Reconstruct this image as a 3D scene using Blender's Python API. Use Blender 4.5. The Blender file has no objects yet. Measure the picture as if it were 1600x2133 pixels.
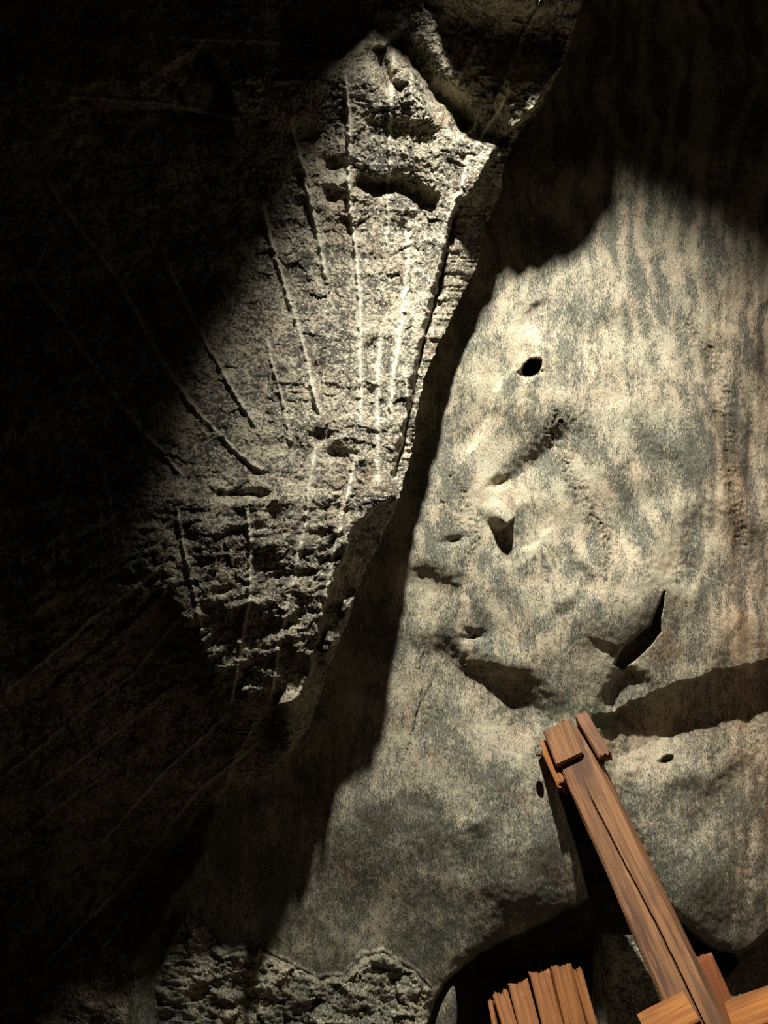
import bpy, math
import numpy as np
from mathutils import Vector, Matrix

F = 1540.0           # focal length in pixels of the 1600 x 2133 frame
CZ = 3.2             # camera height
def P(u, v, Y):
    return Vector(((u-800.0)/F*Y, Y, CZ-(v-1066.5)/F*Y))

sc = bpy.context.scene
C = sc.collection
# ---------------------------------------------------------------- camera
cam_d = bpy.data.cameras.new('camera'); cam = bpy.data.objects.new('camera', cam_d); C.objects.link(cam)
cam.location = (0, 0, CZ); cam.rotation_euler = (math.pi/2, 0, 0)
cam_d.sensor_fit = 'VERTICAL'; cam_d.sensor_height = 36.0; cam_d.lens = F/2133.0*36.0
cam_d.clip_start = 0.05; cam_d.clip_end = 60
sc.camera = cam
# ---------------------------------------------------------------- world, lamps, exposure
w = bpy.data.worlds.new('world'); sc.world = w; w.use_nodes = True
w.node_tree.nodes['Background'].inputs[0].default_value = (0.9, 0.75, 0.6, 1)
w.node_tree.nodes['Background'].inputs[1].default_value = 0.006
LK = Vector((0.26, 2.0, CZ+3.3))
def lamp(name, kind, loc, target, energy, col, size, angle=None, blend=None):
    d = bpy.data.lights.new(name, kind); o = bpy.data.objects.new(name, d); C.objects.link(o)
    o.location = loc; d.energy = energy; d.color = col
    if kind in ('SPOT', 'POINT'): d.shadow_soft_size = size
    if kind == 'AREA': d.size = size
    if angle: d.spot_size = math.radians(angle); d.spot_blend = blend
    o.rotation_euler = (Vector(target)-Vector(loc)).to_track_quat('-Z', 'Y').to_euler()
    return o
lamp('mine_spotlight', 'SPOT', LK, P(1275, 1600, 4.0), 1900, (1.0, 0.965, 0.89), 0.06, 65, 1.0)
lamp('warm_fill', 'POINT', P(2000, 1560, 2.9), (0, 4, 3), 7, (1.0, 0.82, 0.64), 0.2)  # added fill out of view on the right, lifts the shaded bands
sc.view_settings.view_transform = 'Standard'; sc.view_settings.look = 'None'
sc.view_settings.gamma = 1.0; sc.view_settings.exposure = 0.0
sc.view_settings.use_curve_mapping = False

# ---------------------------------------------------------------- helpers
def lin(r, g, b):
    f = lambda c: ((c/255+0.055)/1.055)**2.4 if c/255 > 0.04045 else c/255/12.92
    return (f(r), f(g), f(b), 1)

_rs = np.random.RandomState(7)
_perm = _rs.permutation(1024); _perm = np.concatenate([_perm, _perm])
_ga = _rs.rand(1024)*2*np.pi
def pn(x, y, seed=0):
    x = x+seed*17.31; y = y+seed*9.77
    xi = np.floor(x).astype(np.int64); yi = np.floor(y).astype(np.int64)
    xf = x-xi; yf = y-yi
    u = xf*xf*xf*(xf*(xf*6-15)+10); v = yf*yf*yf*(yf*(yf*6-15)+10)
    def g(ix, iy, dx, dy):
        a = _ga[_perm[(_perm[ix & 1023]+iy) & 1023]]
        return np.cos(a)*dx+np.sin(a)*dy
    n00 = g(xi, yi, xf, yf); n10 = g(xi+1, yi, xf-1, yf)
    n01 = g(xi, yi+1, xf, yf-1); n11 = g(xi+1, yi+1, xf-1, yf-1)
    return 1.5*((n00*(1-u)+n10*u)*(1-v)+(n01*(1-u)+n11*u)*v)
def fbm(x, y, o=4, seed=0, rough=0.5):
    s = 0; a = 1; t = 0
    for k in range(o):
        s = s+a*pn(x*2**k, y*2**k, seed+k*3); t += a; a *= rough
    return s/t
def cell(x, y, seed=0):
    """distance-to-nearest, random value and random tilt of a jittered cell"""
    xi = np.floor(x).astype(np.int64); yi = np.floor(y).astype(np.int64)
    best = np.full(x.shape, 9.0); val = np.zeros(x.shape); tilt = np.zeros(x.shape)
    for dx in (-1, 0, 1):
        for dy in (-1, 0, 1):
            h = _perm[(_perm[(xi+dx+seed*31) & 1023]+yi+dy) & 1023]
            h2 = _perm[(h+197) & 1023]; h3 = _perm[(h2+389) & 1023]
            px = xi+dx+h/1024.0; py = yi+dy+h2/1024.0
            d = (x-px)**2+(y-py)**2
            m = d < best
            best = np.where(m, d, best)
            val = np.where(m, h3/1024.0, val)
            a = h3*0.61
            tilt = np.where(m, np.cos(a)*(x-px)+np.sin(a)*(y-py), tilt)
    return np.sqrt(best), val-0.5, tilt
def ss(x, a, b):
    t = np.clip((x-a)/(b-a), 0, 1); return t*t*(3-2*t)

def poly_sd(u, v, pts, margin):
    """indices near a polyline; signed distance (positive right of travel, image y down); 0..1 along"""
    pts = np.array(pts, float)
    m = np.nonzero((u > pts[:, 0].min()-margin) & (u < pts[:, 0].max()+margin) & (v > pts[:, 1].min()-margin) & (v < pts[:, 1].max()+margin))[0]
    uu = u[m]; vv = v[m]
    L = np.hypot(*(pts[1:]-pts[:-1]).T); cum = np.concatenate([[0], np.cumsum(L)])
    bd = np.full(uu.shape, 1e9); bc = np.zeros(uu.shape); sg = np.ones(uu.shape); tt = np.zeros(uu.shape)
    for i in range(len(pts)-1):
        d = (pts[i+1]-pts[i])/L[i]
        rx = uu-pts[i, 0]; ry = vv-pts[i, 1]
        t = np.clip(rx*d[0]+ry*d[1], 0, L[i])
        dist = np.hypot(rx-t*d[0], ry-t*d[1])
        cr = d[0]*ry-d[1]*rx; side = np.where(cr > 0, 1.0, -1.0); ac = np.abs(cr)
        k = (dist < bd-1e-6) | ((dist < bd+1e-6) & (ac > bc))
        bc = np.where(k, ac, bc)
        bd = np.where(k, dist, bd); sg = np.where(k, side, sg); tt = np.where(k, (cum[i]+t)/cum[-1], tt)
    return m, bd, sg, tt, cum[-1]

class Field:
    def __init__(s, u, v, D):
        s.u = u; s.v = v; s.D = D
        s.wu = u+9*fbm(u/90, v/90, 3, 40)+3.0*pn(u/14, v/14, 44)
        s.wv = v+9*fbm(u/90, v/90, 3, 50)+3.0*pn(u/14, v/14, 54)
    def step(s, pts, A, w, L, side=1, fade=0.15, hold=0):
        """surface drops back by A across the line on one side (positive = right of travel), recovering over L px"""
        m, d, sg, t, _ = poly_sd(s.wu, s.wv, pts, 4*L+3*w+hold)
        sd = d*sg*side
        e = ss(t, 0, fade)*ss(1-t, 0, fade)
        s.D[m] += A*e*ss(sd, -w/2, w/2)*np.exp(-np.maximum(sd-hold, 0)/L)
    def groove(s, pts, A, w, fade=0.06):
        m, d, sg, t, _ = poly_sd(s.wu, s.wv, pts, 3*w)
        s.D[m] += A*np.exp(-(d/w)**2)*ss(t, -0.001, fade)*ss(1-t, -0.001, fade)
    def bump(s, cx, cy, rx, ry, rot, A, p=2):
        a = math.radians(rot); x = (s.wu-cx)*math.cos(a)+(s.wv-cy)*math.sin(a); y = -(s.wu-cx)*math.sin(a)+(s.wv-cy)*math.cos(a)
        s.D += A*np.exp(-((x/rx)**2+(y/ry)**2)**(p/2))
    def near(s, pts, w):
        m, d, sg, t, _ = poly_sd(s.wu, s.wv, pts, 3*w)
        o = np.zeros(s.D.shape); o[m] = np.exp(-(d/w)**2); return o
def inside(u, v, poly):
    poly = np.array(poly, float); c = np.zeros(u.shape, bool); j = len(poly)-1
    for i in range(len(poly)):
        xi, yi = poly[i]; xj, yj = poly[j]
        if yi != yj:
            k = ((yi > v) != (yj > v)) & (u < (xj-xi)*(v-yi)/(yj-yi)+xi)
            c ^= k
        j = i
    return c
def soft_inside(u, v, poly, w):
    pts = list(poly)+[poly[0]]
    m, d, sg, t, _ = poly_sd(u, v, pts, w)
    c = inside(u, v, poly); o = c.astype(float)
    s = np.where(c[m], d, -d); o[m] = ss(s, -w/2, w/2)
    return o

def grid_mesh(name, X, Y, Z, attrs, mat):
    n, k = X.shape
    me = bpy.data.meshes.new(name)
    co = np.stack([X, Y, Z], -1).reshape(-1, 3).astype(np.float32)
    idx = np.arange(n*k).reshape(n, k)
    q = np.stack([idx[:-1, :-1], idx[1:, :-1], idx[1:, 1:], idx[:-1, 1:]], -1).reshape(-1, 4)
    me.vertices.add(len(co)); me.vertices.foreach_set('co', co.ravel())
    me.loops.add(q.size); me.loops.foreach_set('vertex_index', q.ravel().astype(np.int32))
    me.polygons.add(len(q)); me.polygons.foreach_set('loop_start', np.arange(0, q.size, 4, dtype=np.int32))
    me.polygons.foreach_set('loop_total', np.full(len(q), 4, np.int32))
    me.update(calc_edges=True)
    me.polygons.foreach_set('use_smooth', np.ones(len(q), bool))
    for an, av in attrs.items():
        a = me.attributes.new(an, 'FLOAT', 'POINT'); a.data.foreach_set('value', av.ravel().astype(np.float32))
    me.materials.append(mat); me.validate()
    o = bpy.data.objects.new(name, me); C.objects.link(o)
    return o

# ---------------------------------------------------------------- materials
class NT:
    def __init__(s, name):
        s.m = bpy.data.materials.new(name); s.m.use_nodes = True; s.t = s.m.node_tree
        s.b = s.t.nodes['Principled BSDF']
    def n(s, kind, **kw):
        o = s.t.nodes.new(kind)
        for k, v in kw.items():
            if k.startswith('i_'):
                o.inputs[k[2:].replace('_', ' ')].default_value = v
            else: setattr(o, k, v)
        return o
    def l(s, a, b): s.t.links.new(a, b)
    def coords(s, scale):
        tc = s.n('ShaderNodeTexCoord'); mp = s.n('ShaderNodeMapping'); mp.inputs['Scale'].default_value = scale
        s.l(tc.outputs['Object'], mp.inputs['Vector']); return mp.outputs[0]
    def noise(s, vec, scale, detail=4, rough=0.55, dist=0.0):
        o = s.n('ShaderNodeTexNoise'); o.inputs['Scale'].default_value = scale; o.inputs['Detail'].default_value = detail
        o.inputs['Roughness'].default_value = rough; o.inputs['Distortion'].default_value = dist
        s.l(vec, o.inputs['Vector']); return o.outputs['Fac']
    def attr(s, name):
        o = s.n('ShaderNodeAttribute'); o.attribute_name = name; return o.outputs['Fac']
    def ramp(s, f, a, b, lo=0.0, hi=1.0):
        o = s.n('ShaderNodeMapRange'); o.interpolation_type = 'SMOOTHSTEP'
        for i, v in enumerate((a, b, lo, hi)): o.inputs[i+1].default_value = v
        s.l(f, o.inputs[0]); return o.outputs[0]
    def math(s, op, a, b=None):
        o = s.n('ShaderNodeMath', operation=op)
        for i, x in enumerate((a, b)):
            if x is None: continue
            if isinstance(x, (int, float)): o.inputs[i].default_value = x
            else: s.l(x, o.inputs[i])
        return o.outputs[0]
    def mix(s, f, a, b, mode='MIX'):
        o = s.n('ShaderNodeMix', data_type='RGBA', blend_type=mode)
        for sock, x in ((o.inputs[0], f), (o.inputs[6], a), (o.inputs[7], b)):
            if isinstance(x, (int, float, tuple)): sock.default_value = x
            else: s.l(x, sock)
        return o.outputs[2]
    def bump(s, h, dist, strength, prev=None):
        o = s.n('ShaderNodeBump'); o.inputs['Distance'].default_value = dist; o.inputs['Strength'].default_value = strength
        s.l(h, o.inputs['Height'])
        if prev: s.l(prev, o.inputs['Normal'])
        return o.outputs[0]

def mat_wall():
    k = NT('salt_wall'); v = k.coords((1, 1, 1)); vs = k.coords((2.2, 1, 0.8))
    dust = k.attr('dust'); crust = k.attr('crust'); green = k.attr('green'); brown_tint = k.attr('brown_tint')
    n1 = k.noise(vs, 16, 8, 0.72); n2 = k.noise(vs, 75, 6, 0.72); n3 = k.noise(v, 4.5, 5, 0.6)
    f = k.math('ADD', k.math('MULTIPLY', dust, 0.55), k.math('ADD', k.math('MULTIPLY', n1, 0.9), k.math('ADD', k.math('MULTIPLY', n2, 1.0), k.math('MULTIPLY', n3, 0.5))))
    f = k.ramp(f, 1.29, 1.70)
    grey = k.mix(k.ramp(n2, 0.35, 0.65), lin(74, 76, 68), lin(134, 132, 112))
    grey = k.mix(brown_tint, grey, lin(88, 66, 52))
    dustc = k.mix(k.ramp(n3, 0.4, 0.62), lin(208, 190, 160), lin(192, 184, 156))
    dustc = k.mix(brown_tint, dustc, lin(166, 128, 96))
    col = k.mix(f, grey, dustc)
    sp = k.noise(vs, 150, 4, 0.6)
    col = k.mix(k.ramp(sp, 0.42, 0.36), col, lin(62, 62, 50))
    ws = k.math('ADD', k.noise(v, 95, 3, 0.6), k.math('MULTIPLY', k.attr('spark'), 0.13))
    col = k.mix(k.math('MULTIPLY', k.ramp(ws, 0.68, 0.74), 0.7), col, lin(235, 228, 190))
    g2 = k.noise(v, 60, 4, 0.7)
    col = k.mix(k.math('MULTIPLY', green, k.ramp(g2, 0.25, 0.6)), col, lin(72, 100, 72))
    cr = k.mix(k.ramp(n2, 0.4, 0.6), lin(58, 56, 46), lin(150, 140, 112))
    col = k.mix(k.math('MULTIPLY', crust, 0.75), col, cr)
    k.l(col, k.b.inputs['Base Color'])
    k.l(k.math('SUBTRACT', k.ramp(k.math('ADD', n3, k.math('MULTIPLY', n1, 0.4)), 0.55, 0.85, 0.42, 0.78), k.math('MULTIPLY', k.attr('wet'), 0.30)), k.b.inputs['Roughness'])
    k.b.inputs['Specular IOR Level'].default_value = 0.4
    h = k.math('ADD', k.math('MULTIPLY', n2, 0.55), k.math('MULTIPLY', sp, 0.45))
    b1 = k.bump(n1, 0.016, 0.6); b2 = k.bump(h, 0.006, 0.8, b1)
    k.l(b2, k.b.inputs['Normal']); return k.m

def mat_slab():
    k = NT('rock_salt'); v = k.coords((1, 1, 1))
    gr = k.attr('groove'); warm = k.attr('brown_tint')
    n1 = k.noise(v, 15, 6, 0.68); n2 = k.noise(v, 60, 5, 0.7); n3 = k.noise(v, 160, 3, 0.7)
    vo = k.n('ShaderNodeTexVoronoi'); vo.inputs['Scale'].default_value = 120; k.l(v, vo.inputs['Vector'])
    f = k.ramp(k.math('ADD', k.math('MULTIPLY', k.noise(v, 4.5, 3, 0.5), 0.35), k.math('ADD', k.math('MULTIPLY', n1, 0.6), k.math('MULTIPLY', n2, 0.6))), 0.66, 0.90)
    col = k.mix(f, lin(74, 71, 59), lin(204, 192, 163))
    col = k.mix(k.math('MULTIPLY', k.ramp(n3, 0.45, 0.36), 0.7), col, lin(60, 60, 44))
    sep = k.n('ShaderNodeSeparateColor'); k.l(vo.outputs['Color'], sep.inputs[0])
    col = k.mix(k.math('MULTIPLY', k.ramp(sep.outputs[0], 0.84, 0.92), 0.6), col, lin(225, 218, 194))
    col = k.mix(k.math('MULTIPLY', warm, 0.6), col, lin(120, 84, 50))
    col = k.mix(k.math('MULTIPLY', gr, k.ramp(n2, 0.2, 0.5)), col, lin(246, 238, 212))
    k.l(col, k.b.inputs['Base Color'])
    k.l(k.ramp(sep.outputs[1], 0.1, 0.9, 0.32, 0.75), k.b.inputs['Roughness'])
    k.b.inputs['Specular IOR Level'].default_value = 0.5
    b0 = k.bump(n1, 0.03, 0.4)
    b1 = k.bump(k.math('ADD', n2, k.math('MULTIPLY', sep.outputs[0], 0.25)), 0.014, 0.9, b0); b2 = k.bump(n3, 0.006, 0.9, b1)
    k.l(b2, k.b.inputs['Normal']); return k.m

def mat_wood(name, c0, c1, c2, dark=0.5, rough=0.7, grey=0.0):
    k = NT(name); v = k.coords((1, 1, 0.045)); vl = k.coords((1, 1, 0.25)); vf = k.coords((1, 1, 0.02))
    g1 = k.noise(v, 38, 5, 0.6, 0.3); g2 = k.noise(vf, 170, 3, 0.6); g3 = k.noise(vl, 9, 4, 0.6); st = k.noise(vl, 45, 4, 0.65)
    col = k.mix(k.ramp(g1, 0.35, 0.65), c0, c1)
    col = k.mix(k.math('MULTIPLY', k.ramp(g3, 0.45, 0.68), dark), col, c2)
    col = k.mix(k.math('MULTIPLY', k.ramp(g2, 0.5, 0.35), 0.5), col, tuple(x*0.45 for x in c0[:3])+(1,))
    col = k.mix(k.math('MULTIPLY', k.ramp(st, 0.58, 0.7), 0.35), col, lin(165, 128, 86))
    if grey: col = k.mix(k.math('MULTIPLY', k.ramp(g3, 0.3, 0.6), grey), col, lin(130, 118, 98))
    k.l(col, k.b.inputs['Base Color']); k.b.inputs['Roughness'].default_value = rough
    k.b.inputs['Specular IOR Level'].default_value = 0.3
    b1 = k.bump(g1, 0.006, 0.5); b2 = k.bump(g2, 0.003, 0.7, b1)
    k.l(b2, k.b.inputs['Normal']); return k.m
M_wall = mat_wall(); M_slab = mat_slab()
M_beam = mat_wood('beam_wood', lin(112, 78, 52), lin(148, 106, 70), lin(84, 60, 50), 0.85)
M_orange = mat_wood('orange_wood', lin(146, 90, 42), lin(178, 116, 58), lin(112, 68, 38), 0.6)
M_board = mat_wood('board_wood', lin(128, 80, 44), lin(164, 108, 62), lin(92, 52, 32), 0.8)
M_red = mat_wood('red_brown_wood', lin(140, 84, 50), lin(160, 98, 60), lin(118, 74, 50), 0.5, 0.6)
M_grey = mat_wood('weathered_wood', lin(112, 98, 80), lin(142, 128, 106), lin(84, 74, 62), 0.5, 0.85)
def mat_dark():
    k = NT('dusty_ground'); v = k.coords((1, 1, 1)); n = k.noise(v, 12, 6, 0.65)
    k.l(k.mix(n, lin(70, 62, 52), lin(120, 108, 90)), k.b.inputs['Base Color']); k.b.inputs['Roughness'].default_value = 0.9
    k.l(k.bump(n, 0.02, 0.6), k.b.inputs['Normal']); return k.m
M_floor = mat_dark()

EDGE = [(1260, -500), (1235, -100), (1200, 60), (1170, 140), (1130, 220), (1066, 300), (1048, 360), (1043, 400), (1012, 470), (992, 560), (955, 630), (925, 690), (908, 730), (885, 785), (870, 850), (862, 920), (848, 980), (833, 1035), (815, 1080), (792, 1130), (765, 1180), (740, 1240), (728, 1290), (700, 1345), (682, 1400), (668, 1450), (645, 1510), (615, 1560), (568, 1600), (535, 1650), (510, 1720), (500, 1780), (470, 1830), (432, 1870), (415, 1910), (380, 1960), (345, 2010), (350, 2100), (345, 2300), (340, 2400)]

# ---------------------------------------------------------------- the smooth wall behind
def build_wall():
    us = np.concatenate([np.linspace(-500, 380, 120, endpoint=False), np.arange(380, 1640, 2.0), np.linspace(1640, 2300, 130)])
    vs = np.concatenate([np.linspace(-900, 0, 130, endpoint=False), np.arange(0, 2150, 2.3), np.linspace(2150, 2330, 40)])
    U, V = np.meshgrid(us, vs); shp = U.shape; u = U.ravel(); v = V.ravel()
    D = np.full(u.shape, 4.0)
    f = Field(u, v, D)
    D += 0.07*fbm(u/420, v/420, 2, 3)+0.028*fbm(u/150, v/150, 2, 5)
    # upper lobe rolls back towards the top and the right
    D += 0.10*ss(u, 1450, 2000)
    # folds of the salt beds
    f.step([(1110, 700), (1070, 770), (1030, 820), (1010, 880), (970, 950), (940, 990)], 0.035, 10, 60, 1, 0.25)
    f.step([(1190, 850), (1165, 885), (1120, 930), (1080, 970), (1040, 1000), (1010, 1010)], 0.065, 55, 70, -1, 0.3, 20)
    f.step([(1140, 1030), (1150, 1070), (1145, 1100), (1115, 1135), (1075, 1148), (1040, 1140)], 0.016, 10, 60, 1, 0.2)
    f.step([(820, 1190), (880, 1195), (940, 1215), (1000, 1245)], 0.08, 70, 70, 1, 0.35)
    f.step([(830, 1340), (880, 1335), (930, 1345), (980, 1385), (1040, 1405), (1100, 1435), (1160, 1480), (1215, 1505)], 0.09, 80, 80, 1, 0.25, 20)
    f.step([(1220, 1497), (1275, 1487), (1330, 1462), (1375, 1442), (1430, 1420), (1500, 1400), (1580, 1385), (1700, 1350), (1900, 1310), (2250, 1290)], 0.17, 12, 110, 1, 0.05, 90)
    f.step([(1480, 1020), (1450, 1080), (1400, 1170), (1380, 1240)], 0.11, 120, 80, -1, 0.35)
    f.step([(1300, 1372), (1285, 1400), (1262, 1450), (1245, 1495)], 0.09, 40, 50, -1, 0.25, 20)
    f.step([(1215, 1322), (1250, 1338), (1290, 1350), (1320, 1340), (1358, 1300), (1376, 1240)], 0.035, 14, 30, 1, 0.3)
    cr = soft_inside(f.wu*0.4+u*0.6, f.wv*0.4+v*0.6, [(1384, 1232), (1380, 1262), (1373, 1292), (1374, 1316), (1352, 1345), (1328, 1370), (1296, 1392), (1280, 1384), (1294, 1352), (1328, 1322), (1355, 1298), (1368, 1266)], 6)
    D += 0.14*cr
    f.step([(1240, 1190), (1180, 1260), (1130, 1290)], 0.03, 30, 50, -1, 0.3)
    f.step([(1480, 640), (1470, 760), (1500, 900), (1520, 1000), (1530, 1150), (1525, 1300)], 0.04, 24, 50, -1, 0.2)
    f.step([(1150, 1120), (1200, 1180), (1270, 1230)], 0.03, 40, 60, 1, 0.3)
    f.step([(1330, 900), (1400, 960), (1450, 1060)], 0.04, 60, 60, 1, 0.3)
    f.step([(1280, 620), (1330, 700), (1400, 760)], 0.03, 50, 60, 1, 0.3)
    f.step([(1150, 620), (1110, 640), (1080, 690)], 0.025, 20, 40, -1, 0.3)
    f.step([(1130, 560), (1180, 640), (1230, 720), (1260, 820)], 0.025, 30, 50, 1, 0.3)
    # lower lobes
    f.bump(1010, 1720, 190, 220, -20, -0.10); f.bump(1100, 1820, 90, 110, 0, -0.05); f.bump(1165, 1760, 55, 130, -22, -0.08)
    f.bump(1430, 1600, 150, 60, -10, -0.05); f.bump(1440, 1860, 120, 150, 20, -0.12)
    f.bump(1170, 730, 150, 160, 0, -0.05); f.bump(1080, 1260, 160, 120, 10, -0.06); f.bump(1300, 1250, 140, 90, -30, -0.08)
    f.bump(1060, 1385, 60, 40, 10, -0.04)
    f.step([(1330, 1600), (1310, 1680), (1330, 1760), (1370, 1850), (1410, 1920)], 0.06, 40, 60, 1, 0.2)
    f.step([(1560, 1560), (1480, 1660), (1420, 1780)], 0.04, 50, 60, -1, 0.2)
    for (a, b, r) in ((1040, 1010, 0), (985, 1325, 1), (945, 1128, 2)):
        pass
    f.bump(1042, 1006, 22, 9, -25, 0.05); f.bump(985, 1325, 20, 9, -15, 0.06); f.bump(945, 1126, 18, 9, -20, 0.045); f.bump(975, 1312, 9, 6, 20, 0.03)
    for q in ((995, 1716, 24, 20, -20, -0.030), (1090, 1852, 48, 42, 0, -0.03), (1425, 1618, 42, 20, -5, -0.020), (1072, 1618, 14, 26, 10, -0.014), (720, 1450, 70, 20, 12, -0.02)): f.bump(*q)
    # scallops where the salt has been washed
    sc1 = fbm(u/70, v/110, 3, 9)
    D += 0.009*sc1*ss(v, 300, 700)
    D += 0.0045*fbm(u/22, v/34, 3, 12)
    # crust lines, small pits
    crust = np.zeros(u.shape)
    for pts, wd, a in (([(1165, 855), (1185, 870), (1215, 868)], 12, 1), ([(1170, 860), (1150, 900), (1165, 930), (1195, 1000), (1230, 1060), (1262, 1110), (1270, 1170), (1262, 1180)], 13, 1),
                    ([(930, 985), (965, 1030), (985, 1100), (1000, 1130)], 9, 1), ([(915, 1040), (960, 1060), (995, 1085)], 8, 1), ([(960, 1090), (985, 1130), (975, 1180)], 8, 0.8),
                    ([(1430, 680), (1480, 735), (1510, 790), (1515, 850)], 14, 0.8), ([(1505, 850), (1520, 920), (1520, 990), (1545, 1080), (1550, 1200)], 15, 0.8),
                    ([(1500, 1410), (1505, 1480), (1500, 1550)], 15, 0.9), ([(1425, 1450), (1470, 1490), (1500, 1510)], 9, 0.9), ([(1590, 1480), (1570, 1560)], 22, 0.8),
                    ([(975, 1305), (1000, 1310), (1010, 1320)], 8, 0.8), ([(1240, 1180), (1280, 1230), (1290, 1250)], 12, 0.5), ([(1300, 1400), (1330, 1365), (1370, 1340)], 10, 0.7),
                    ([(1380, 1235), (1410, 1200), (1440, 1160)], 12, 0.5), ([(1100, 720), (1080, 760), (1085, 790)], 8, 0.6), ([(960, 1380), (1030, 1420), (1080, 1440)], 9, 0.7), ([(1235, 1480), (1245, 1520), (1265, 1560)], 18, 0.8),
                    ([(880, 1440), (895, 1470), (880, 1510)], 5, 0.6), ([(940, 1720), (1000, 1640)], 6, 0.0)):
        crust = np.maximum(crust, a*f.near(pts, wd*1.35))
    rough = 0.010*fbm(u/11, v/11, 3, 20, 0.6)+0.008*np.abs(pn(u/9, v/9, 21))
    crust = crust*(0.35+0.75*ss(fbm(u/26, v/26, 3, 23), -0.2, 0.35)); D += crust*(rough*1.7)
    # right part and shaded bands are crumbly
    patch = ss(fbm(u/130, v/200, 3, 60), 0.05, 0.35)
    crumb = np.maximum(patch*0.35, 0.55*ss(u, 1380, 1560))
    D += crumb*0.006*fbm(u/9, v/12, 3, 22, 0.65)
    D += 0.012*ss(u, 1380, 1560)*pn(u/20, v/160, 31)
    # bored hole, small holes
    def hole(cx, cy, rx, ry, rot, dep):
        a = math.radians(rot); x = (u-cx)*math.cos(a)+(v-cy)*math.sin(a); y = -(u-cx)*math.sin(a)+(v-cy)*math.cos(a)
        r = np.sqrt((x/rx)**2+(y/ry)**2)+0.10*pn(u/8, v/8, 70)
        lo = ss((y*math.cos(a)+x*math.sin(a))/ry, 0.1, 0.9); D[:] += dep*(1-ss(r, 0.75, 1.02)); D[:] += 0.045*lo*(1-ss(r, 0.8, 1.7))
        D[:] -= 0.006*np.exp(-((r-1.25)/0.25)**2)
    hole(1108, 765, 24, 16, -38, 0.35); hole(1168, 876, 4.5, 4, 0, 0.03); hole(1390, 1580, 15, 7.5, -20, 0.08)
    hole(1310, 1515, 0.1, 0.1, 0, 0.0)
    # the little broken stub sticking out
    m, d, sg, t, _ = poly_sd(u, v, [(1015, 1037), (1064, 1086)], 120)
    up = sg*-1
    nx = np.where(up > 0, d/17.0, d/40.0)
    D[m] -= 0.13*ss(t, 0.0, 0.8)*(1-ss(nx, 0.15, 1.0))*ss(1.0-t, -0.01, 0.03)
    # opening under the wall with the boards in it
    cav = [(890, 2400), (893, 2140), (903, 2095), (925, 2050), (960, 2015), (985, 1998), (1020, 1975), (1055, 1957), (1095, 1938), (1130, 1922), (1160, 1908), (1180, 1893), (1208, 1884), (1226, 1868), (1222, 1845), (1208, 1790), (1188, 1720), (1178, 1690), (1168, 1665), (1162, 1620), (1168, 1580), (1150, 1560),
           (1215, 1570), (1260, 1660), (1330, 1800), (1400, 1905), (1430, 1932), (1462, 1962), (1490, 1980), (1530, 1990), (1530, 2010), (1500, 2040), (1560, 2400)]
    cu = u+3*fbm(u/16, v/16, 2, 80); cv = v+5*fbm(u/22, v/22, 3, 81)
    ins = soft_inside(cu, cv, cav, 9)
    lip = soft_inside(cu, cv, cav, 60)
    D += 0.05*lip*(1-ins)*ss(v, 1870, 1920)
    D += ins*(1.2+0.1*fbm(u/60, v/60, 2, 82))
    # gravelly recess to the lower right
    rec = soft_inside(cu, cv, [(1475, 1985), (1500, 1990), (1535, 1992), (1575, 1968), (1605, 1938), (1900, 1800), (2400, 1800), (2400, 2500), (1460, 2500)], 14)
    D += (1-ins)*rec*(0.22+0.03*fbm(u/25, v/18, 3, 84, 0.6)-0.12*ss(v, 1980, 2100))
    crust = np.maximum(crust, 0.8*rec)
    # crystal lumps along the bottom
    lump = soft_inside(f.wu, f.wv, [(335, 1985), (380, 1900), (430, 1925), (470, 1985), (540, 1975), (600, 2005), (660, 2040), (720, 2035), (760, 1995), (800, 1985), (850, 2015), (900, 2062), (893, 2400), (320, 2400)], 26)
    _, cval, ctilt = cell(u/46+0.3*pn(u/30, v/30, 90), v/36, 5); _, cv2, ct2 = cell(u/17, v/15, 6)
    D += (1-ins)*lump*(-0.045+0.02*cval+0.03*ctilt+0.006*cv2+0.008*ct2+0.045*fbm((u+v)/80, (v-u*0.7)/60, 4, 91, 0.55)+0.012*fbm(u/12, v/10, 3, 95, 0.6))
    D += 0.02*ss(D*0+lump, 0.2, 0.5)*(1-ss(lump, 0.5, 0.9))*(1-ins)
    eu = np.interp(v, [p[1] for p in EDGE], [p[0] for p in EDGE])
    D += 0.9*ss(eu-u, 70, 260)*(1-lump)
    # attributes: dusting follows the salt beds
    wx = u+70*fbm(u/260, v/260, 3, 100); wy = v+70*fbm(u/260, v/260, 3, 101)
    # beds fan out round a fold centred near (1150, 1050)
    r = np.hypot((wx-1120), (wy-1150)*0.75); ang = np.arctan2(wx-1120, 1150-wy)
    stripes = np.where(v < 1400, pn(wx/26, wy/230, 103)*ss(1000-v, -200, 500)+pn(r/38, ang*2.2, 104)*ss(v, 500, 1000), 0)
    stripes = stripes+0.8*pn(wx/30, wy/240, 105)*ss(u, 1350, 1550)
    dust = 0.5+0.46*stripes*ss(1500-v, 0, 200)+0.62*fbm(u/110, v/130, 4, 107)+0.12*fbm(u/22, v/40, 3, 108)-0.18*ss(v, 1500, 1750)
    dust -= -0.12*lump+0.15*ss(v, 1990, 2130)*(u < 900)
    dust = np.clip(dust, 0, 1.2)
    brown_tint = 0.75*ss(u, 1380, 1640)*ss(v, 200, 900)*(0.6+0.6*fbm(u/40, v/160, 3, 110))+0.5*ss(fbm(u/90, v/90, 3, 111), 0.25, 0.5)*ss(v, 1400, 1700)  # browner towards the right edge, with random brown patches lower down
    f2 = Field(u, v, D*0)
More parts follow.
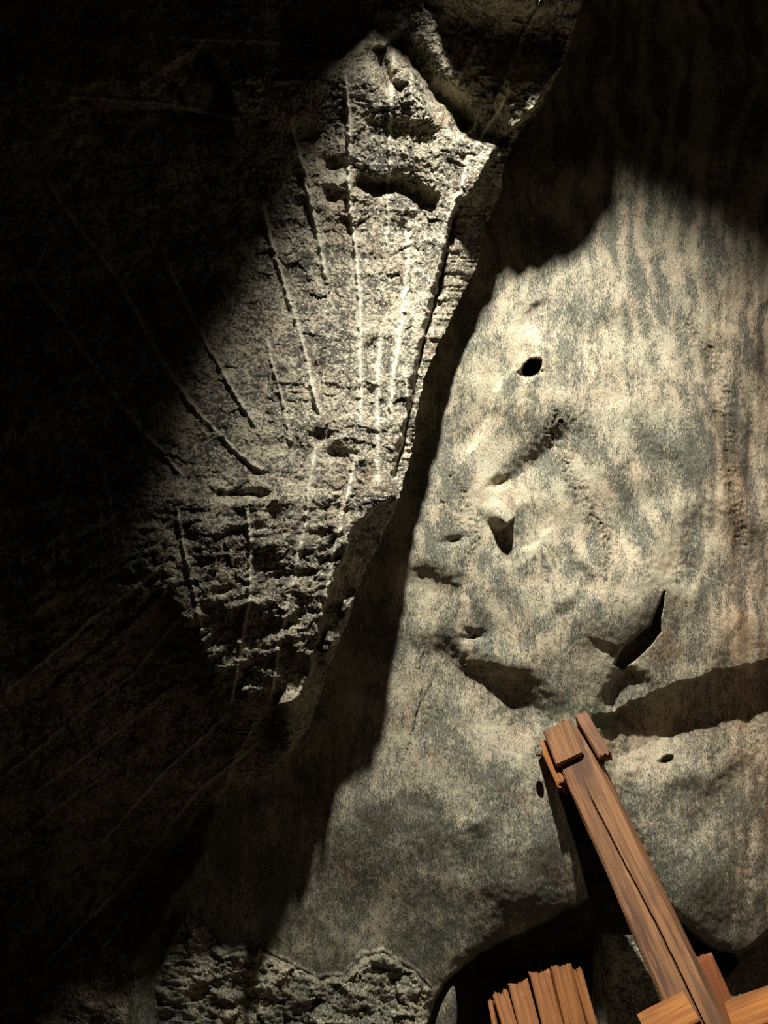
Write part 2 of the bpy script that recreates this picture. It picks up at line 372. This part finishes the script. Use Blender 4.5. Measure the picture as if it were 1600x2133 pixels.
    brown_tint = np.clip(brown_tint+0.7*f2.near([(1385, 1330), (1400, 1350), (1370, 1370)], 24)+0.35*f2.near([(1230, 1520), (1350, 1520), (1500, 1480), (1640, 1450)], 50)+0.3*f2.near([(1500, 880), (1540, 1000), (1550, 1250), (1530, 1370)], 26), 0, 1)  # more brown beside the crevice, below the long crest and down the right streak
    green = 0.6*f2.near([(1195, 1475), (1225, 1490)], 26)+f2.near([(1238, 1490), (1252, 1515)], 16)+0.25*f2.near([(1110, 810), (1120, 830)], 18)
    X = (u-800)/F*D; Z = CZ-(v-1066.5)/F*D
    o = grid_mesh('wall_back', X.reshape(shp), D.reshape(shp), Z.reshape(shp),
                  {'dust': dust, 'crust': np.clip(crust, 0, 1), 'wet': np.clip(f2.near([(985, 1695), (1000, 1705)], 22)+f2.near([(1075, 1815), (1100, 1830)], 45)+f2.near([(1405, 1600), (1450, 1600)], 22)+f2.near([(1070, 1590), (1075, 1610)], 14)+0.7*f2.near([(690, 1435), (760, 1450)], 20), 0, 1), 'spark': lump*ss(fbm(u/40, v/25, 3, 120), -0.1, 0.3)+0.5*ss(v, 1500, 1650)*ss(1100-u, 0, 300)*ss(fbm(u/60, v/60, 3, 121), 0.0, 0.4), 'green': np.clip(green, 0, 1), 'brown_tint': brown_tint}, M_wall)
    o['kind'] = 'structure'; o['label'] = 'smooth dusty salt rock wall on the right'
    return o

# ---------------------------------------------------------------- the hewn rock mass on the left
FRONT = [(1260, -500), (1235, -100), (1200, 60), (1170, 140), (1120, 220), (1040, 295), (1020, 340), (990, 390), (945, 440), (930, 520), (905, 600), (885, 680), (873, 740), (857, 800), (845, 870), (830, 930), (818, 985), (822, 1032), (775, 1062), (738, 1100), (720, 1160), (698, 1200), (680, 1260), (664, 1330), (650, 1390), (640, 1430), (612, 1460), (560, 1480), (530, 1520), (500, 1570), (470, 1640), (430, 1720), (400, 1800), (380, 1850), (360, 1900), (320, 1960), (290, 2010), (290, 2100), (290, 2300), (290, 2400)]
DEPTH = [(-500, 3.50), (170, 3.50), (262, 3.57), (482, 3.68), (595, 3.68), (721, 3.61), (790, 3.57), (995, 3.50), (1040, 3.46), (1130, 3.44), (1233, 3.45), (1400, 3.54), (1530, 3.64), (1626, 3.72), (1700, 3.84), (1780, 3.90), (1860, 3.95), (1950, 3.98), (2400, 4.0)]
LINES = [
 ([(600, 230), (625, 330), (650, 440), (668, 530), (682, 590)], 1.0), ([(540, 405), (565, 500), (600, 620), (630, 720), (655, 820), (670, 880)], 1.0),
 ([(718, 140), (728, 260), (725, 380), (738, 500), (750, 620), (750, 760), (750, 910)], 1.0), ([(822, 90), (815, 160), (812, 300), (808, 400), (805, 530)], 0.7),
 ([(852, 450), (848, 560), (832, 690), (815, 800), (815, 880)], 1.0), ([(85, 365), (160, 470), (250, 590), (340, 760), (420, 870), (490, 940), (565, 998)], 0.8),
 ([(330, 500), (370, 600), (430, 720), (490, 820), (542, 908)], 0.8), ([(40, 550), (130, 670), (210, 790), (290, 890), (390, 1002)], 0.7),
 ([(555, 700), (570, 770), (592, 850), (605, 930)], 0.7), ([(660, 920), (645, 1010), (630, 1120), (605, 1230), (580, 1340), (560, 1470)], 1.0),
 ([(513, 1050), (520, 1130), (518, 1250), (495, 1370), (478, 1475)], 1.0), ([(742, 950), (715, 1060), (690, 1180), (672, 1270)], 0.7),
 ([(790, 700), (785, 860), (788, 1015)], 0.8), ([(368, 1050), (380, 1130), (400, 1220), (424, 1330)], 0.7), ([(200, 930), (225, 1030), (238, 1140)], 0.6),
 ([(415, 360), (440, 430), (475, 510)], 0.5), ([(1068, 170), (1040, 230), (990, 310)], 0.7), ([(975, 320), (960, 400), (940, 455)], 0.6), ([(995, 90), (965, 150), (948, 185)], 0.6),
 ([(855, 170), (858, 230), (850, 310)], 0.4), ([(905, 250), (908, 330), (905, 370)], 0.4),
 ([(840, 760), (850, 840), (835, 930), (815, 1010)], 0.6),
 ([(0, 1450), (90, 1380), (190, 1290), (340, 1180)], 0.5), ([(0, 1625), (150, 1500), (280, 1400), (400, 1260)], 0.5), ([(60, 1660), (200, 1560), (400, 1400)], 0.4),
 ([(200, 1770), (330, 1620), (480, 1480)], 0.5), ([(90, 2010), (250, 1850), (420, 1640), (550, 1540)], 0.5), ([(210, 1985), (300, 1850), (420, 1680)], 0.4), ([(0, 1780), (120, 1680), (260, 1590)], 0.4),
 ([(340, 80), (480, 85), (665, 95)], 0.4), ([(130, 200), (330, 215), (490, 245)], 0.4)]

def build_slab():
    vs = np.concatenate([np.linspace(-500, 0, 70, endpoint=False), np.arange(0, 2150, 2.0), np.linspace(2150, 2350, 40)])
    n0 = 640
    c = np.linspace(0, 1, n0)
    ex = np.interp(vs, [p[1] for p in EDGE], [p[0] for p in EDGE])+7*fbm(vs/28, vs*0+3.3, 4, 200, 0.65)+2.2*pn(vs/5, vs*0, 203)
    fx = np.interp(vs, [p[1] for p in FRONT], [p[0] for p in FRONT])+9*fbm(vs/30, vs*0+7.3, 4, 210, 0.65)
    U = -420+(ex[:, None]+420)*(0.22*c+0.78*(1-(1-c)**1.12))[None, :] if False else -420+(ex[:, None]+420)*c[None, :]**0.72
    V = np.repeat(vs[:, None], n0, 1); shp = U.shape
    u = U.ravel(); v = V.ravel(); FX = np.repeat(fx, n0); EX = np.repeat(ex, n0)
    de = np.interp(v, [p[0] for p in DEPTH], [p[1] for p in DEPTH])
    s = FX-u                                   # px left of the front edge
    D = de-0.10-0.13*ss(s, 0, 350)-0.10*ss(s, 350, 1000)
    # side face between front edge and silhouette
    span = np.maximum(EX-FX, 1)
    q = np.clip((u-FX)/span, 0, 1)
    D += q*0.16*ss(span, 15, 60)+0.06*ss(-s, -8, 6)
    f = Field(u, v, D)
    # underside: below the lit face the rock falls back
    m, d, sg, t, _ = poly_sd(f.wu, f.wv, [(-420, 1500), (60, 1420), (250, 1300), (350, 1225), (415, 1345), (470, 1470), (560, 1478), (620, 1460), (700, 1400), (900, 1350)], 3000)
    below = np.zeros(u.shape); below[m] = ss(d*sg, -10, 40)*1.0
    bd = np.zeros(u.shape); bd[m] = np.maximum(d*sg, 0)
    fade = ss(600-u, -20, 160)
    D += fade*below*(0.10+0.00075*np.minimum(bd, 520))*(1-0.8*ss(v, 1750, 2050)*ss(u, -100, 250))
    # the upper part is broken back
    f.step([(560, 140), (700, 120), (780, 60), (830, 110), (900, 190), (945, 235), (975, 290), (1030, 300), (1080, 290)], 0.10, 18, 220, -1, 0.08)
    f.groove([(820, 70), (870, 130), (915, 200), (960, 250), (985, 275)], 0.12, 26)
    f.groove([(740, 372), (790, 392), (830, 385), (880, 418), (912, 432)], 0.075, 18)
    f.groove([(790, 95), (812, 170), (840, 190)], 0.06, 14)
    f.bump(640, 290, 34, 30, 0, 0.06); f.bump(700, 350, 26, 20, 0, 0.035); f.bump(690, 410, 20, 18, 0, 0.04); f.bump(662, 770, 14, 20, 20, 0.03)
    f.bump(665, 912, 20, 16, 0, 0.05); f.bump(705, 945, 36, 11, 0, 0.05); f.bump(500, 1030, 50, 12, 0, 0.06); f.bump(770, 720, 16, 24, 0, 0.03); f.bump(770, 820, 14, 12, 0, 0.03)
    f.bump(570, 1480, 22, 42, 10, 0.10); f.bump(540, 1560, 18, 20, 0, 0.05); f.bump(592, 1525, 34, 60, 20, -0.12); f.bump(605, 1470, 30, 20, -30, -0.12)
    f.bump(460, 1780, 36, 40, 20, -0.09); f.bump(385, 1930, 60, 50, 0, -0.10); f.bump(385, 1880, 26, 26, 0, -0.05)
    f.bump(728, 1262, 10, 26, 25, -0.12); f.bump(690, 1340, 16, 30, 25, -0.10); f.bump(600, 1560, 12, 14, 25, -0.06)
    f.step([(960, 400), (935, 480), (910, 600), (885, 690), (868, 770), (852, 860), (838, 930), (815, 1010)], 0.07, 6, 10, -1, 0.05)
    f.step([(870, 560), (800, 700), (790, 800)], 0.03, 10, 30, 1, 0.2)
    f.step([(420, 90), (470, 170), (490, 240)], 0.12, 12, 60, 1, 0.15)
    f.step([(150, 230), (330, 222), (490, 250)], 0.08, 12, 60, 1, 0.15)
    f.step([(350, 1225), (250, 1310), (100, 1440)], 0.05, 14, 60, 1, 0.1)
    f.bump(1066, -80, 182, 118, 14, -0.285, 4)  # bulge above the frame, added to throw shade on the rock below
    # pick cuts: each leaves a facet a little behind its neighbour
    gr = np.zeros(u.shape)
    for pts, a in LINES:
        low = pts[0][0] == 0 or pts[0][1] > 1380 or pts[0][1] < 90
        f.step(pts, 0.016*a, 10, 45, 1 if not low else 1, 0.05)
        m, d, sg, t, ln = poly_sd(u+0.45*(f.wu-u), v+0.45*(f.wv-v), pts, 40)
        e = ss(t, 0, 0.06)*ss(1-t, 0, 0.06)
        D[m] -= 0.016*a*e*np.exp(-(d/5.0)**2)
        gr[m] = np.maximum(gr[m], min(1, a*1.2)*e*np.exp(-(d/(5.0*a+0.6))**2)*(0.95+0.4*pn(u[m]/9, v[m]/9, 230)))
    # broken crystalline surface
    top = ss(1500-v, -50, 150)
    a1 = (0.020+0.012*ss(v, 900, 1100))*fbm(u/95, v/80, 3, 240, 0.55)
    wu = u+14*fbm(u/50, v/50, 3, 241); wv = v+14*fbm(u/50, v/50, 3, 242)
    _, c1, t1 = cell(wu/42, wv/32, 1); _, c2, t2 = cell(wu/17+0.5, wv/13, 2); _, c3, t3 = cell(wu/8, wv/6.5, 3)
    rgh = 0.5+0.9*ss(fbm(u/110, v/110, 2, 248), -0.1, 0.4)
    D += a1+(1-0.7*gr)*(rgh*(0.008*c1+0.008*t1+0.003*c2+0.004*t2+0.001*c3+0.002*t3)+0.008*fbm(wu/24, wv/24, 4, 246, 0.62))+0.0035*fbm(u/7, v/6, 3, 245, 0.65)
    # layered ripples in the lower lit part
    lay = ss(v, 950, 1100)*ss(1520-v, 0, 80)
    D += lay*0.012*pn((u*0.25+v+20*fbm(u/60, v/60, 2, 250))/20.0, u/75.0, 251)
    brown_tint = 0.5*ss(fbm(u/120, v/120, 3, 260), 0.1, 0.5)
    brown_tint += 0.6*ss(v, 1500, 1900)*ss(700-u, 0, 200)*ss(fbm(u/60, v/60, 3, 262), -0.1, 0.3)
    brown_tint = np.clip(brown_tint, 0, 1)
    D2 = D.reshape(shp); U2 = u.reshape(shp); V2 = v.reshape(shp)
    X = (U2-800)/F*D2; Z = CZ-(V2-1066.5)/F*D2
    # the flank running back towards the wall behind
    k = 46; tk = np.linspace(0, 1, k+1)[1:]**1.5
    Xe = X[:, -1:]; Ye = D2[:, -1:]; Ze = Z[:, -1:]
    vv = vs[:, None]
    dY = 1.0*tk[None, :]
    Xs = Xe-0.30*dY+0.03*fbm(dY*14+0*vv, vv/40+0*dY, 3, 270)*ss(tk, 0, 0.15)[None, :]
    Xs = Xs-0.02*ss(tk, 0, 0.1)[None, :]
    Ys = Ye+dY; Zs = Ze+0*dY
    X = np.concatenate([X, Xs], 1); Y = np.concatenate([D2, Ys], 1); Z = np.concatenate([Z, Zs], 1)
    pad = lambda A: np.concatenate([A.reshape(shp), np.zeros((len(vs), k))], 1)
    o = grid_mesh('wall_left', X, Y, Z, {'groove': pad(gr), 'brown_tint': pad(brown_tint)}, M_slab)
    o['kind'] = 'structure'; o['label'] = 'rough rock salt mass on the left scored by pick marks'
    return o
build_wall(); build_slab()

# floor out of view below
me = bpy.data.meshes.new('floor'); me.from_pydata([(-6, -3, 0), (6, -3, 0), (6, 6, 0), (-6, 6, 0)], [], [(0, 1, 2, 3)]); me.materials.append(M_floor)
fl = bpy.data.objects.new('floor', me); C.objects.link(fl); fl['kind'] = 'structure'

# ---------------------------------------------------------------- timber
def timber(name, A, B, face, width, height, mat, seed=0, nz=80, parent=None, rag0=0.0, rag1=0.0, warp=0.004, chamfer=0.008, taper=1.0, crack=None, nx=14):
    """squared timber from A to B; 'face' is where its broad face looks; local Z along it, local Y out of the face"""
    A = Vector(A); B = Vector(B); z = (B-A).normalized(); y = (Vector(face)-z*z.dot(Vector(face))).normalized(); x = y.cross(z)
    L = (B-A).length; w = width/2; h = height/2
    prof = []
    cx = np.linspace(-1, 1, nx)
    ny = max(5, int(nx*0.6)); cy = np.linspace(-1, 1, ny)
    ring = [(a, 1) for a in cx[:-1]]+[(1, -b) for b in cy[:-1]]+[(-a, -1) for a in cx[:-1]]+[(-1, b) for b in cy[:-1]]
    R = np.array(ring)
    ts = np.linspace(0, 1, nz)
    px = R[:, 0][None, :]*w; py = R[:, 1][None, :]*h
    ax = np.abs(R[:, 0])[None, :]; ay = np.abs(R[:, 1])[None, :]
    ch = chamfer*(1+0.5*pn(ts*L*7, ts*0, seed))[:, None]
    corner = ss(ax, 1-2.5*chamfer/w, 1)*ss(ay, 1-2.5*chamfer/h, 1)
    sc_ = (1+(taper-1)*ts)[:, None]
    X = px*sc_-np.sign(R[:, 0])[None, :]*corner*ch; Y = py*sc_-np.sign(R[:, 1])[None, :]*corner*ch
    tz = (ts*L)[:, None]
    X = X+warp*fbm(tz*2.2+R[:, 1][None, :], tz*0+R[:, 0][None, :]*0.7, 3, seed+5); Y = Y+warp*fbm(tz*2.2+9+R[:, 0][None, :], R[:, 1][None, :]*0.7+tz*0, 3, seed+9)
    if crack:
        t0, t1, fr = crack
        cxp = np.interp(ts, fr[0], fr[1])[:, None]+0.02*pn(ts*60, ts*0, seed+3)[:, None]
        dd = np.abs(R[:, 0][None, :]-cxp)
        on = (R[:, 1][None, :] > 0.99)*ss(tz/L, t0, t0+0.06)*ss(t1-tz/L, 0, 0.04)
        Y = Y-on*0.035*np.exp(-(dd/0.035)**2)
    Zc = tz+0*px
    e0 = rag0*fbm(R[:, 0]*3.1+seed, R[:, 1]*3.1, 3, seed+20, 0.7); e1 = rag1*fbm(R[:, 0]*3.7+seed, R[:, 1]*3.7, 3, seed+30, 0.7)
    if rag0: e0 = e0+rag0*0.5*(_rs.rand(len(R))-0.5)
    if rag1: e1 = e1+rag1*0.5*(_rs.rand(len(R))-0.5)
    Zc = Zc+e0[None, :]*(1-ss(tz/L, 0, 0.25))+e1[None, :]*ss(tz/L, 0.75, 1)
    n = len(ring); co = np.stack([X, Y, Zc], -1).reshape(-1, 3)
    faces = []
    for i in range(nz-1):
        for j in range(n):
            a = i*n+j; b = i*n+(j+1) % n
            faces.append((a, b, b+n, a+n))
    # end caps as fans
    c0 = len(co); co = np.vstack([co, [[0, 0, co[:n, 2].mean()]], [[0, 0, co[-n:, 2].mean()]]])
    for j in range(n):
        faces.append((c0, (j+1) % n, j)); faces.append((c0+1, (nz-1)*n+j, (nz-1)*n+(j+1) % n))
    me = bpy.data.meshes.new(name); me.from_pydata(co.tolist(), [], faces); me.materials.append(mat)
    import bmesh
    bm = bmesh.new(); bm.from_mesh(me); bmesh.ops.recalc_face_normals(bm, faces=bm.faces); bm.to_mesh(me); bm.free()
    for p in me.polygons: p.use_smooth = len(p.vertices) == 4
    me.set_sharp_from_angle(angle=math.radians(38))
    o = bpy.data.objects.new(name, me); C.objects.link(o)
    Mx = Matrix((x, y, z)).transposed().to_4x4(); Mx.translation = A
    o.matrix_world = Mx
    if parent: o.parent = parent; o.matrix_parent_inverse = parent.matrix_world.inverted()
    return o
def tag(o, label, cat, group=None):
    o['label'] = label; o['category'] = cat
    if group: o['group'] = group
    return o

# the raking prop, wall end first
PA = P(1186, 1540, 3.90); PB = P(1448, 2108, 2.96)
ax = (PB-PA).normalized(); PE = PA+ax*((0.02-PA.z)/ax.z)
Lb = (PE-PA).length
face = Vector((-0.52, -0.62, 0.54))
beam = timber('support_beam', PA, PE, face, 0.185, 0.17, M_beam, 1, 260, chamfer=0.007, warp=0.005, nx=60, crack=(0.09, 0.50, ([0, 0.12, 0.2, 0.3, 0.42, 0.5, 1], [-0.05, -0.1, 0.0, 0.2, 0.3, 0.4, 0.4])))
tag(beam, 'long squared brown timber prop with a lengthwise crack, propped against the rock wall', 'timber beam')
bz = ax; by = (face-bz*bz.dot(face)).normalized(); bx = by.cross(bz)
def on_beam(s, a, b): return PA+bz*s+bx*a+by*b
# which way is screen right along bx
sr = 1 if bx.x > 0 else -1
o = timber('timber_wedge', on_beam(-0.035, -0.012*sr, 0.108), on_beam(0.155, -0.02*sr, 0.108), by, 0.150, 0.045, M_beam, 11, 24, warp=0.003, chamfer=0.004, rag0=0.012)
tag(o, 'square brown wooden block wedged on the front face of the prop at its upper end', 'wooden wedge')
o = timber('timber_wedge', on_beam(-0.02, -0.126*sr, 0.028), on_beam(0.22, -0.118*sr, 0.028), by, 0.05, 0.11, M_orange, 12, 24, warp=0.003, chamfer=0.004, rag1=0.05)
tag(o, 'orange splintered wooden wedge between left side of the prop head and the rock', 'wooden wedge')
o = timber('timber_wedge', on_beam(-0.035, 0.122*sr, 0.07), on_beam(0.20, 0.134*sr, 0.045), by+bx*sr*0.25, 0.070, 0.11, M_beam, 13, 24, warp=0.004, chamfer=0.005, rag0=0.02, rag1=0.03)
tag(o, 'brown cracked wooden wedge driven in on the right side of the prop head', 'wooden wedge')

# cross timbers at the lower right
fr = Vector((-0.25, -0.75, 0.5))
o = timber('cross_timber', P(1352, 2163, 2.72), P(1449, 2113, 2.72), Vector((-0.1, -1, -0.42)), 0.12, 0.12, M_orange, 21, 20, chamfer=0.004, nx=16)
tag(o, 'sawn orange timber block crossing the front of the prop at the bottom edge', 'timber block')
o = timber('cross_timber', P(1540, 2146, 3.0), P(2190, 1902, 2.67), Vector((-0.1, -1, -0.25)), 0.16, 0.15, M_orange, 22, 60, chamfer=0.006, nx=16)
tag(o, 'orange cross timber running from the prop out of the right edge', 'timber beam')
o = timber('rear_post', P(1458, 1997, 3.35), P(1640, 2420, 3.05), Vector((-0.1, -1, 0.2)), 0.115, 0.12, M_red, 23, 60, chamfer=0.012, nx=16, rag0=0.015)
tag(o, 'reddish brown squared post standing behind the prop at the lower right', 'timber post')
o = timber('plank_stub', P(1352, 2092, 3.4), P(1395, 2240, 3.3), Vector((0, -1, 0.2)), 0.10, 0.03, M_grey, 24, 24, chamfer=0.004, rag0=0.02, nx=20)
tag(o, 'weathered grey plank end left of the prop foot', 'plank')

# lagging boards
boards = [((1023, 2087), (1034, 2150), 10, 3.56), ((1043, 2071), (1070, 2160), 34, 3.52), ((1080, 2050), (1108, 2160), 45, 3.50), ((1124, 2028), (1158, 2160), 46, 3.47), ((1168, 2015), (1203, 2160), 47, 3.46), ((1201, 2022), (1240, 2160), 22, 3.50)]
blabels = ['thin edge-on brown board at the far left of the board stack in the opening', 'narrow orange brown board, second from left in the opening', 'orange brown board, third from left beside the dark gap', 'wide orange brown board right of the dark gap in the opening', 'tallest knotty orange board, figured grain, in the opening', 'split narrow board at the right end of the board stack']
for i, ((a, b), (c_, d_), wpx, Y) in enumerate(boards):
    top = P(a, b, Y); low = P(c_, d_, Y-0.14); dr = (low-top).normalized(); end = top+dr*1.35
    tw = (i-2.6)*0.16
    o = timber('lagging_board', top, end, Vector((tw, -1, 0.35)), wpx/F*Y*0.95, 0.035, M_board, 31+i, 60, rag0=0.03, warp=0.004, chamfer=0.003, nx=24)
    tag(o, blabels[i], 'board', 'boards standing in the opening')

# rounded block in the opening
def block(name, cx, cy, Y, sx, sy, sz, mat, seed, p=4.0):
    n, k = 60, 80
    th = np.linspace(0.001, np.pi-0.001, n)[:, None]; ph = np.linspace(0, 2*np.pi, k)[None, :]
    x = np.sin(th)*np.cos(ph); y = np.sin(th)*np.sin(ph); z = np.cos(th)+0*ph
    r = (np.abs(x)**p+np.abs(y)**p+np.abs(z)**p)**(-1/p)
    r = r*(1+0.05*fbm(x*2.2+z, y*2.2+z*0.7, 4, seed))
    c0 = P(cx, cy, Y)
    o = grid_mesh(name, x*r*sx, y*r*sy, z*r*sz, {'groove': x*0, 'brown_tint': x*0, 'dust': x*0+0.3, 'crust': x*0, 'green': x*0}, mat)
    o.location = c0; return o
o = block('rock_block', 1322, 2130, 3.98, 0.205, 0.22, 0.40, M_slab, 300, 6); o.rotation_euler = (0.10, 0, -0.12)
tag(o, 'rounded grey rock block in the dark opening behind the prop, only its rim lit', 'rock block')
o = block('rock_splinter', 928, 2140, 3.84, 0.055, 0.04, 0.22, M_wall, 310, 1.5); o.rotation_euler = (0, 0.18, 0)
tag(o, 'pale rock splinter at the left lip of the dark opening', 'rock')
o = block('rock_chip', 1122, 1562, 3.80, 0.020, 0.02, 0.035, M_slab, 320, 2.2)
tag(o, 'small rock chip lodged beside the left wedge of the prop head', 'rock')
